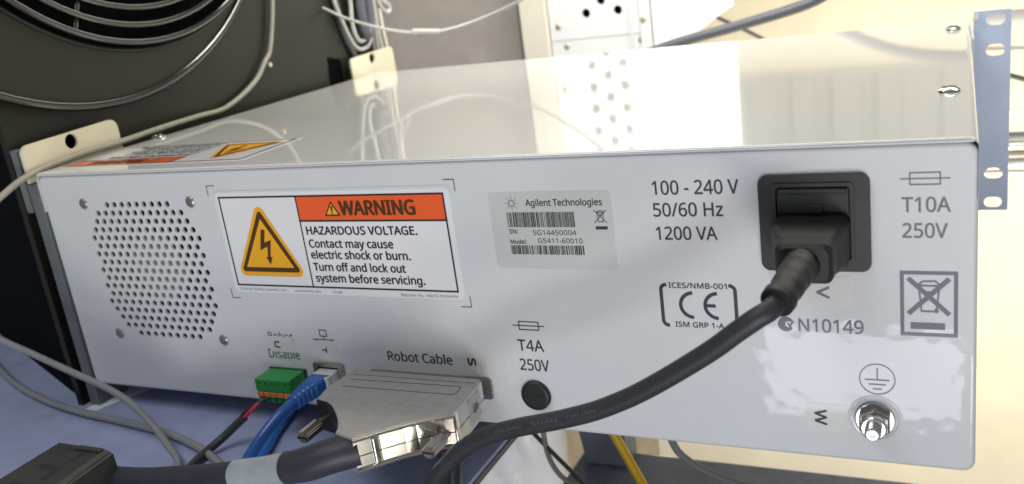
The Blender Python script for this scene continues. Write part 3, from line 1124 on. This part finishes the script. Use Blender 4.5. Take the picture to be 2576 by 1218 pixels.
# ground stud
mb = MB()
mb.lathe([(9.4, 0.0), (9.3, 0.22), (8.3, 0.30), (8.1, 0.18), (7.0, 0.18)], (407.4, 0, 18.4), (0, -1, 0), 40, True)
gs = link('ground_stud', mb, M['panel'], inst)
mb = MB().lathe([(6.9, 0.2), (6.9, 1.1), (6.5, 1.3), (4, 1.3)], (407.4, 0, 18.4), (0, -1, 0), 40)
link('washer', mb, M['steel'], gs)
mb = MB().lathe([(5.9, 1.3), (5.9, 4.6), (5.2, 5.2), (3.2, 5.2)], (407.4, 0, 18.4), (0, -1, 0), 6)
link('nut', mb, M['thumb'], gs)
mb = MB().lathe([(4.5, 5.2), (4.5, 7.6), (4.0, 8.0), (2.9, 8.0)], (407.4, 0, 18.4), (0, -1, 0), 32)
link('lock_nut', mb, M['steel'], gs)
pr = []
for k in range(10):
    pr += [(2.75, 6.0 + k * 0.6), (2.45, 6.3 + k * 0.6)]
pr += [(2.3, 12.0), (2.0, 12.5), (0.9, 12.5), (0.7, 12.0), (0.05, 12.0)]
mb = MB().lathe(pr, (407.4, 0, 18.4), (0, -1, 0), 28)
link('stud', mb, M['steel'], gs)

# sockets that stay in the panel
vs, fs = plate_with_holes(rrect(157.0, 9.8, 174.0, 24.2, 0.6), [rrect(159.6, 12.0, 171.4, 22.4, 0.3)], 1.6)
mb = MB().add([(v.x, -0.8 - v.z, v.y) for v in vs], fs)
ns = link('network_socket', mb, M['screw'], inst)
mb = MB().box((158, -0.3, 11), (173, -0.1, 23.5))
link('socket_opening', mb, M['hole'], ns)
mb = MB().prism(rrect(189.0, 12.8, 252.0, 22.6, 1.5), PANEL, 0, 1.4)
mb.prism([(193, 13.3), (246, 13.3), (248.5, 22.2), (190.5, 22.2)], PANEL, 1.4, 9.5)
link('cable_socket', mb, M['thumb'], inst)
mb = MB().box((129.5, -1.5, 7.6), (151.2, -0.1, 19.8))
link('terminal_socket', mb, M['green_dark'], inst)
for x, y in ((40, 40), (405, 40), (40, 290), (405, 290)):
    mb = MB().lathe([(7, 0), (6, -13.5), (0.05, -13.5)], (x, y, 0.4), (0, 0, 1), 20)
    link('foot', mb, M['inlet'], inst)

# ================================================================== POWER CORD
pcd = thing('power_cord', (330, -60, 0))
tag(pcd, 'black power cord plugged into the inlet and drooping across panel', 'power cord')
mb = MB()


def rect_ring(x0, x1, z0, z1, r, y):
    return [(x, y, z) for x, z in rrect(x0, z0, x1, z1, r, 4)]


mb.loft([rect_ring(376.3, 401.0, 79.9, 95.9, 2.2, -1.0), rect_ring(376.3, 401.0, 79.9, 95.9, 2.2, -12.0), rect_ring(376.9, 400.5, 80.2, 95.6, 2.2, -13.5),
         rect_ring(379.8, 398.6, 80.7, 94.8, 2.6, -21.0), rect_ring(380.2, 398.2, 80.9, 94.6, 2.6, -28.0), rect_ring(381.4, 397.0, 82.0, 93.4, 2.6, -29.4)])
plug = link('plug', mb, M['plug'], pcd)
path_in = [(388.9, -25, 87.6), (388.4, -32, 87.4), (387.4, -41, 86.9), (386.3, -49, 86.0), (384.9, -54.5, 84.6)]
bp_ = smooth_pts(path_in, 8)
rad = []
for i in range(len(bp_)):
    t = i / (len(bp_) - 1)
    base_r = 6.1 - 1.4 * t
    rib = 0.28 if (int(t * 14) % 3 == 1 and 0.2 < t < 0.85) else 0
    if t > 0.86:
        base_r += 0.55
    rad.append(base_r - rib)
mb = MB().tube(bp_, rad, 24)
link('strain_relief', mb, M['plug'], pcd, auto=60)
cord_pts = [(385.5, -52.5, 85.2), (383.4, -57.5, 83.4), (379.6, -59.5, 81.3), (373.1, -60, 76.4), (365.3, -60, 70.1), (353.3, -60, 61.7), (342.0, -60, 54.4), (333.3, -60, 49.6), (322.9, -60, 44.8),
            (309.1, -60, 40.1), (293.2, -60, 35.6), (279.7, -60, 30.6), (268.7, -60, 23.8), (260.5, -60, 16.1), (253.7, -60, 7.2), (248, -60, -8), (246, -61, -30), (247, -62, -60)]
cp = smooth_pts(cord_pts, 8)
mb = MB().tube(cp, 3.35, 20)
jacket = link('jacket', mb, M['cord'], pcd)
# raised lettering wrapped on the jacket
arcl = [0.0]
for i in range(1, len(cp)):
    arcl.append(arcl[-1] + (cp[i] - cp[i - 1]).length)


def on_cord(s):
    for i in range(1, len(cp)):
        if arcl[i] >= s:
            t = (s - arcl[i - 1]) / (arcl[i] - arcl[i - 1])
            return cp[i - 1].lerp(cp[i], t), (cp[i] - cp[i - 1]).normalized()
    return cp[-1], Vector((0, 0, -1))


def s_at_x(x):
    for i in range(1, len(cp)):
        if cp[i].x <= x:
            return arcl[i]


mb = MB()
eye = Vector((434.5, -320.8, 193.1))
for word, xa, xb in (('ZHUANG', 286.5, 299.0), ('SHAN', 302.5, 311.0), ('CHUAN', 315.5, 326.5)):
    s1, s0_ = s_at_x(xa), s_at_x(xb)
    vs, fs = text_mesh(word, 0.0)
    xmin = min(v.x for v in vs)
    xmax = max(v.x for v in vs)
    out = []
    for v in vs:
        u = (v.x - xmin) / (xmax - xmin)
        s = s1 + (s0_ - s1) * u
        p, t = on_cord(s)
        t = -t
        nrm = Vector((0.39, -0.78, 0.48))
        nrm = (nrm - t * nrm.dot(t)).normalized()
        bi = nrm.cross(t) * -1
        if bi.z < 0:
            bi = -bi
        ang = (v.y - 0.36) * 2.6 / 3.6 + 0.12
        out.append(p + (nrm * math.cos(ang) + bi * math.sin(ang)) * 3.43)
    mb.add(out, fs)
link('lettering', mb, M['emboss'], jacket)

# ================================================================== DATA CABLE WITH METAL SHELL
dc = thing('data_cable', (220, -50, -14))
tag(dc, 'thick dark cable with silver metal connector shell and thumbscrews', 'data cable')


def SH(x, y, h):
    return (x, y, h)


out_top = [(187, -9.5), (185.6, -29), (187.6, -39.2), (194, -40.6), (198.5, -43.2), (203, -47.4), (207.5, -52.2), (211, -56.6), (213.2, -60.2),
           (214.5, -63.5), (224.6, -66.4), (231.8, -58.6), (238.8, -51.7), (242.5, -48.3), (246.8, -45.2), (251, -42.6), (255.2, -40.2), (255.2, -37), (253.6, -12), (251.5, -9.5)]
out_ccw = out_top
mb = MB()
mb.prism(out_ccw, SH, 19.2, 27.0, 0.7, 0)
mb.prism([(220 + (x - 220) * 0.994, -38 + (y + 38) * 0.994) for x, y in out_ccw], SH, 18.6, 19.3, 0.0, 1)
mb.prism(out_ccw, SH, 12.2, 18.7, 0.0, 0)
# raised frame on the top and rim along the front arc
fr = [(191.8, -19.5), (246, -17.8), (247.4, -19.0), (247.6, -24.0), (246.4, -25.3), (192, -26.2)]
mb.line([(x, y) for x, y in fr], 0.35, SH, 27.06, False, 1)
mb.line([(190.5, -14.8), (251.5, -14.0)], 0.3, SH, 27.06, False, 1)
shell = None
nick = MB()
top_m = MB()
# split: face pointing up -> satin darkened for its shade, notch walls -> black, other sides -> bright
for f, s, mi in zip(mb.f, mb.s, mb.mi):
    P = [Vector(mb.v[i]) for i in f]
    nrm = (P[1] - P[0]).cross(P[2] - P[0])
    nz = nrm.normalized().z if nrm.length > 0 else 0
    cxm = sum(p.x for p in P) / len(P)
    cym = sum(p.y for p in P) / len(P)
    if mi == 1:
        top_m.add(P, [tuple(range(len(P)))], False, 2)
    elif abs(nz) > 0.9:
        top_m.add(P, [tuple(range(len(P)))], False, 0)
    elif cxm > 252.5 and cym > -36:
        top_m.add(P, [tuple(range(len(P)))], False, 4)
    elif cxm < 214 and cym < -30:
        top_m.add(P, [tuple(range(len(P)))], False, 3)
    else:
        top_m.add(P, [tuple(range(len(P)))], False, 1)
shell = link('metal_shell', top_m, [M['nickel_top_shaded'], M['nickel'], M['hole'], M['inlet'], M['nickel_side']], dc)
mb = MB()
for za, zb in ((25.2, 26.9), (12.3, 14.0)):
    mb.tube(smooth_pts([(224.9, -66.9, (za + zb) / 2), (231.9, -59.2, (za + zb) / 2), (239, -52.3, (za + zb) / 2), (246.9, -45.8, (za + zb) / 2), (255.2, -40.9, (za + zb) / 2)], 6), 0.75, 8)
mb.box((229.6, -62.0, 14.5), (231.2, -58.6, 25.4), 0.3)
mb.box((254.6, -40.6, 12.3), (256.0, -38.6, 26.6), 0.5)
mb.box((254.0, -34.0, 13.5), (254.75, -32.8, 25.5), 0.2).box((254.0, -31.3, 13.5), (254.75, -30.3, 25.5), 0.2)
link('shell_rim', mb, M['nickel'], shell)


def SIDEF(y, z, h):               # right face of the shell
    return (254.45 + (y + 24) * -0.062 + h + 0.25, y, z)


mb = MB().prism([(-27.5, 14.0), (-15, 14.0), (-15, 25.5), (-27.5, 25.5)], SIDEF, -0.3, 0.1)
st = link('letter_sticker', mb, M['clear_tape'], dc)
mb = MB()
text(mb, 'S', -23.3, -19.4, 17.9, 3.8, SIDEF, 0.2, 0.1, 0, -PI / 2)
link('letter', mb, M['ink'], st)
t0 = None
for x in (251.8, 191.8):
    if t0 is None:
        mb = MB().lathe([(1.55, 0), (1.55, 9.0), (2.6, 9.4)], (x, -36.5, 18.8), (0, -1, 0), 16, False)
        pr = []
        seg = 36
        o = Vector((x, -36.5, 18.8))
        rings = []
        for hgt, sc in ((9.2, 0.8), (9.8, 1.0), (20.0, 1.0), (20.8, 0.86)):
            rings.append([(x + sc * (2.85 if k % 2 else 2.45) * math.cos(2 * PI * k / seg), -36.5 - hgt, 18.8 + sc * (2.85 if k % 2 else 2.45) * math.sin(2 * PI * k / seg)) for k in range(seg)])
        mb.loft(rings)
        t0 = link('thumbscrew', mb, M['thumb'], dc)
        mb = MB().box((x - 2.4, -57.5, 18.4), (x + 2.4, -57.26, 19.2))
        sl0 = link('slot', mb, M['hole'], t0)
    else:
        c = t0.copy()
        COL.objects.link(c)
        c.parent = dc
        c.location = Vector((x - 251.8, 0, 0)) * MM
        d = sl0.copy()
        COL.objects.link(d)
        d.parent = c
# jacket
jp = smooth_pts([(223, -61, 19.6), (218, -64.2, 19.3), (211, -67.6, 18.0), (203, -69.8, 15.5), (190, -71, 12), (174, -71, 8), (158, -70.6, 4.2), (142, -70.2, 0.8), (124, -71, -2), (108, -72, -4), (88, -73, -5)], 8)
rj = []
for i, p in enumerate(jp):
    rj.append(6.9 if p.x > 203 else (6.9 - (203 - p.x) * 0.06 if p.x > 190 else 6.15))
mb = MB().tube(jp, rj, 28)
link('jacket', mb, M['data'], dc)
sp = [p for p in jp if 164 < p.x < 194.5]
mb = MB().tube(sp, [6.5 + 0.0015 * abs(p.x - 178) ** 2 for p in sp], 28)
link('label_sleeve', mb, M['sleeve'], dc)
# moulded black housing near the lens
mb = MB()
mb.loft([[(x, -72, z) for x, z in ((60, -13.8), (96.5, -13.8), (95.5, 8.6), (91, 10.2), (61, 10.2), (58.5, 8)) ],
         [(x, -190, z) for x, z in ((62, -13.8), (106.5, -13.8), (105.5, 8.6), (101, 10.2), (63, 10.2), (60.5, 8)) ]])
mb.box((76, -75.5, 9.4), (91, -72.5, 11.2), 0.4)
mb.tube([(93.6, -72.4, 9.2), (103.6, -189, 9.2)], 0.75, 10)
hs = link('moulded_housing', mb, M['blackbox'], dc)
mb = MB()
for y in (-73.5, -88.5, -103.5):
    mb.flat([(70, y), (84, y - 0.6), (84.5, y - 10.5), (81.5, y - 10.5), (81.2, y - 3.4), (70.5, y - 3.0)], SH, 10.26)
link('recess', mb, M['hole'], hs)

# ================================================================== NETWORK CABLE
nc = thing('network_cable', (160, -25, -14))
tag(nc, 'dark blue network cable with ribbed boot in the square socket', 'network cable')
mb = MB().box((160.0, -10.5, 13.2), (171.0, -0.4, 21.2), 0.5)
link('plug', mb, M['clear'], nc)
ax = [(165.2, -7.5, 17.2), (164.2, -13, 17.0), (162.6, -19, 16.2), (161.2, -25.0, 15.0)]
sp = smooth_pts(ax, 8)
rings = []
for i, p in enumerate(sp):
    t = i / (len(sp) - 1)
    w = 5.9 - 2.3 * t
    hh = 4.3 - 1.0 * t
    if t > 0.4 and int(t * 24) % 3 == 0:
        w -= 0.55
        hh -= 0.5
    rings.append([(p.x + x, p.y, p.z + z) for x, z in rrect(-w, -hh, w, hh, min(hh * 0.75, 1.2 + 2.0 * t), 4)])
mb = MB().loft(rings, False)
link('boot', mb, M['blue'], nc)
mb = MB().tube(smooth_pts([(161.8, -22, 15.5), (160.4, -27.0, 14.2), (158.2, -32.5, 12.0), (155.2, -39.5, 7.5), (151.5, -46, 1.2), (147.5, -52, -6), (143, -57, -10.5), (133, -64, -11)], 8), 2.75, 18)
link('jacket', mb, M['blue'], nc)
cable('network_cable', [(122, 30, -11.3), (124.5, 13.7, -11.3), (129.5, -3, -11.3), (133, -13, -11.3), (138.5, -26, -11.3), (145, -48, -11.3), (152, -75, -11.3)], 2.6, M['blue_light'],
      'light blue cable on the mat behind the dark blue one', 'network cable')

# ================================================================== SIGNAL CABLE WITH GREEN TERMINAL PLUG
sg = thing('signal_cable', (135, -20, -14))
tag(sg, 'charcoal cable ending in a green terminal plug with red wire', 'signal cable')
mb = MB().box((130.2, -13.8, 13.2), (150.9, -1.6, 19.6), 0.35)
mb.box((130.2, -13.2, 7.4), (150.9, -1.6, 10.4), 0.3)
tb_ = link('terminal_block', mb, M['green'], sg)
mb = MB()
for k in range(5):
    x = 132.6 + 4.0 * k
    mb.flat([(x - 0.8, 17.2), (x + 0.8, 17.2), (x, 19.0)], lambda a, b, h: (a, -13.8 - h, b), 0.06)
for k in range(5):
    x = 132.6 + 4.0 * k
    mb.flat(circle(x, 8.9, 1.3, 14), lambda a, b, h: (a, -13.2 - h, b), 0.06)
link('entry_hole', mb, M['green_dark'], tb_)
mb = MB()
for k in range(5):
    mb.box((130.5 + 4.05 * k, -14.2, 10.6), (134.3 + 4.05 * k, -3, 13.0), 0.35)
link('release_lever', mb, M['release'], tb_)
mb = MB().tube(smooth_pts([(132.8, -9.5, 9.4), (132.0, -14, 8.2), (129.4, -17.5, 5.8), (125.2, -19.8, 2.2), (121.5, -20.6, -1.0)], 6), 0.95, 12)
link('red_wire', mb, M['red'], sg)
mb = MB().tube(smooth_pts([(136.6, -9.5, 9.4), (133.5, -13.5, 8.6), (128.6, -17, 6.6), (123.5, -19.4, 2.8), (120.5, -20.2, -0.4)], 6), 0.85, 12)
link('black_wire', mb, M['blackwire'], sg)
mb = MB().tube(smooth_pts([(124.6, -20, 1.8), (118.5, -21.5, -3.0), (112.5, -26.5, -8.2), (109.5, -36, -11), (111, -48, -11.6), (116, -62, -11.7), (124, -90, -11.7)], 8), 2.05, 16)
link('sheath', mb, M['sheath'], sg)

# ================================================================== LOOSE CABLES
cable('grey_cable', [(-50, -24, 46), (-23.8, -30, 39.2), (-3.2, -30, 32.4), (14.5, -30, 26.6), (30.3, -30, 21.6), (46.9, -30, 16.3), (61.4, -30, 9.1), (74.5, -31.5, -0.8), (88, -37, -7.5), (103, -46, -11.2), (120, -68, -11.4)], 1.75,
      M['grey_cable'], 'upper grey cable crossing the grey corner post', 'cable', 'grey cables crossing at lower left')
cable('grey_cable', [(-175, 52, -11), (-118.5, 24, -11), (-75.5, 5.6, -11), (-34.2, -6.9, -11), (-1.9, -13.1, -11), (24.4, -16, -11), (50, -19.1, -11), (74.6, -22.7, -11.3), (95, -28.6, -11.3), (112, -35, -11.4), (131, -46, -11.4), (150, -66, -11.4)], 1.95,
      M['grey_cable'], 'lower grey cable lying on the blue mat', 'cable', 'grey cables crossing at lower left')
cable('edge_cable', [(-1, -46, 104), (-2, -21.1, 114.4), (-2.4, -1.5, 120.8), (-2.4, 31.7, 123.9), (-2.4, 60.1, 124.2), (-3, 97.4, 125.5), (-6, 130.1, 125.5), (-8.4, 155.5, 125.2), (-9.2, 178.5, 131.2), (-9.4, 196, 139.3), (-9.4, 207, 148.8), (-9.4, 214, 154.7), (-9.4, 221, 168.7), (-9.4, 228.5, 189.6), (-9.4, 236, 225)], 1.7, M['beige_cable'], 'beige grey cable running along the left cover edge and up', 'cable', None, 14, 10)
# white tube with a splice
ct = thing('white_tube', (48, 330, 121))
tag(ct, 'thin white lead with clear splice looping over the cover', 'tube')
mb = MB().tube(smooth_pts([(-45, 292, 192), (-29, 292, 185), (-12.3, 292, 177.5), (5, 293, 168.5), (30, 298, 158.3), (43, 316, 151.6), (47.4, 329.4, 150.1), (56.7, 338.3, 147.9), (70.5, 358, 149), (95, 367, 155), (123.6, 362, 163.4), (160, 350, 180), (200, 335, 205)], 8), 1.25, 12)
link('lead', mb, M['white_cable'], ct)
mb = MB().tube(smooth_pts([(44.8, 321, 150.9), (47.4, 329.4, 150.1), (56.7, 338.3, 147.9), (58.5, 340.5, 147.8)], 4), [2.3] * 13, 12)
link('splice', mb, M['white_cable'], ct)
BN = 'cables bundled behind the far cream tab'
cable('looped_cable', [(-8, 296, 210), (-8, 300.3, 183), (-8, 304.8, 170.5), (-8, 311.5, 155), (-8, 318, 145), (-8, 326.5, 141), (-8, 338, 143.2), (-8, 345, 152), (-8, 351, 178), (-8, 353, 210)], 1.7, M['white_cable'],
      'pale cable in the widest loop behind the far tab', 'cable', BN)
cable('looped_cable', [(-7, 320, 210), (-7, 321, 181), (-7, 318.6, 165), (-7, 320, 153.2), (-7, 326, 147.6), (-7, 335, 150), (-7, 342, 162), (-7, 347, 180), (-7, 349, 210)], 1.8, M['white_cable'],
      'white cable in the narrow inner loop behind the far tab', 'cable', BN)
cable('looped_cable', [(-4, 330, 210), (-4, 330, 185), (-4, 329, 168), (-4, 330, 156), (-4, 334, 152), (-4, 339, 158), (-4, 341, 172), (-4, 343, 210)], 4.2, M['dark_cable'],
      'thick slate grey cable inside the white loops', 'cable', BN)
cable('looped_cable', [(-11, 300, 210), (-11, 306, 182), (-11, 308, 165), (-11, 313, 150), (-11, 318, 140), (-11, 320, 128)], 2.6, M['dark_cable'],
      'dark cable dropping left of the white loops', 'cable', BN)
cable('looped_cable', [(-9, 356, 210), (-9, 357.4, 178), (-9, 356.9, 156), (-9, 358, 137), (-9, 358, 110)], 1.6, M['white_cable'],
      'straight white cable just right of the loops', 'cable', BN)
cable('looped_cable', [(-9, 362, 210), (-9, 364, 178), (-9, 364.5, 156), (-9, 366, 137), (-9, 367, 110)], 1.6, M['strip'],
      'straight cream cable at the right side of the bundle', 'cable', BN)
cable('looped_cable', [(-7, 350, 210), (-7, 351, 178), (-7, 350, 156), (-7, 349, 137), (-7, 347, 110)], 1.6, M['beige_cable'],
      'straight beige cable against the right leg of loops', 'cable', BN)
cable('looped_cable', [(-8, 356, 190), (-8, 366, 178), (-8, 376, 172.5), (-8, 378.5, 168.5), (-8, 374, 165.5), (-8, 366, 170), (-8, 360, 180)], 2.2, M['white_cable'],
      'short bright white cable end curling at the bundle', 'cable', BN)
# big black cable behind the cover, and thin wires against the wall
cable('black_cable', [(150, 500, 90), (205, 500, 104), (264, 500, 115), (318, 500, 126.5), (344, 500, 138), (368, 500, 151), (398, 500, 162), (441, 500, 168), (520, 500, 170), (640, 500, 168)], 4.6, M['dark_cable'],
      'thick dark cable rising behind the cover on the right', 'cable')
cable('thin_wire', [(150, 700, 133), (195, 700, 107.8), (233.5, 700, 86.1), (300, 700, 45)], 2.0, M['dark_cable'],
      'thin dark wire crossing behind the thick dark cable', 'wire')
cable('green_wire', [(455, 690, 34), (483, 690, 23), (520, 690, 10), (640, 690, -30)], 2.6, M['dark_green_cable'],
      'dark green wire against the cream wall beside the ear', 'wire')

for o in bpy.data.objects:
    if '_base' in o.keys():
        del o['_base']
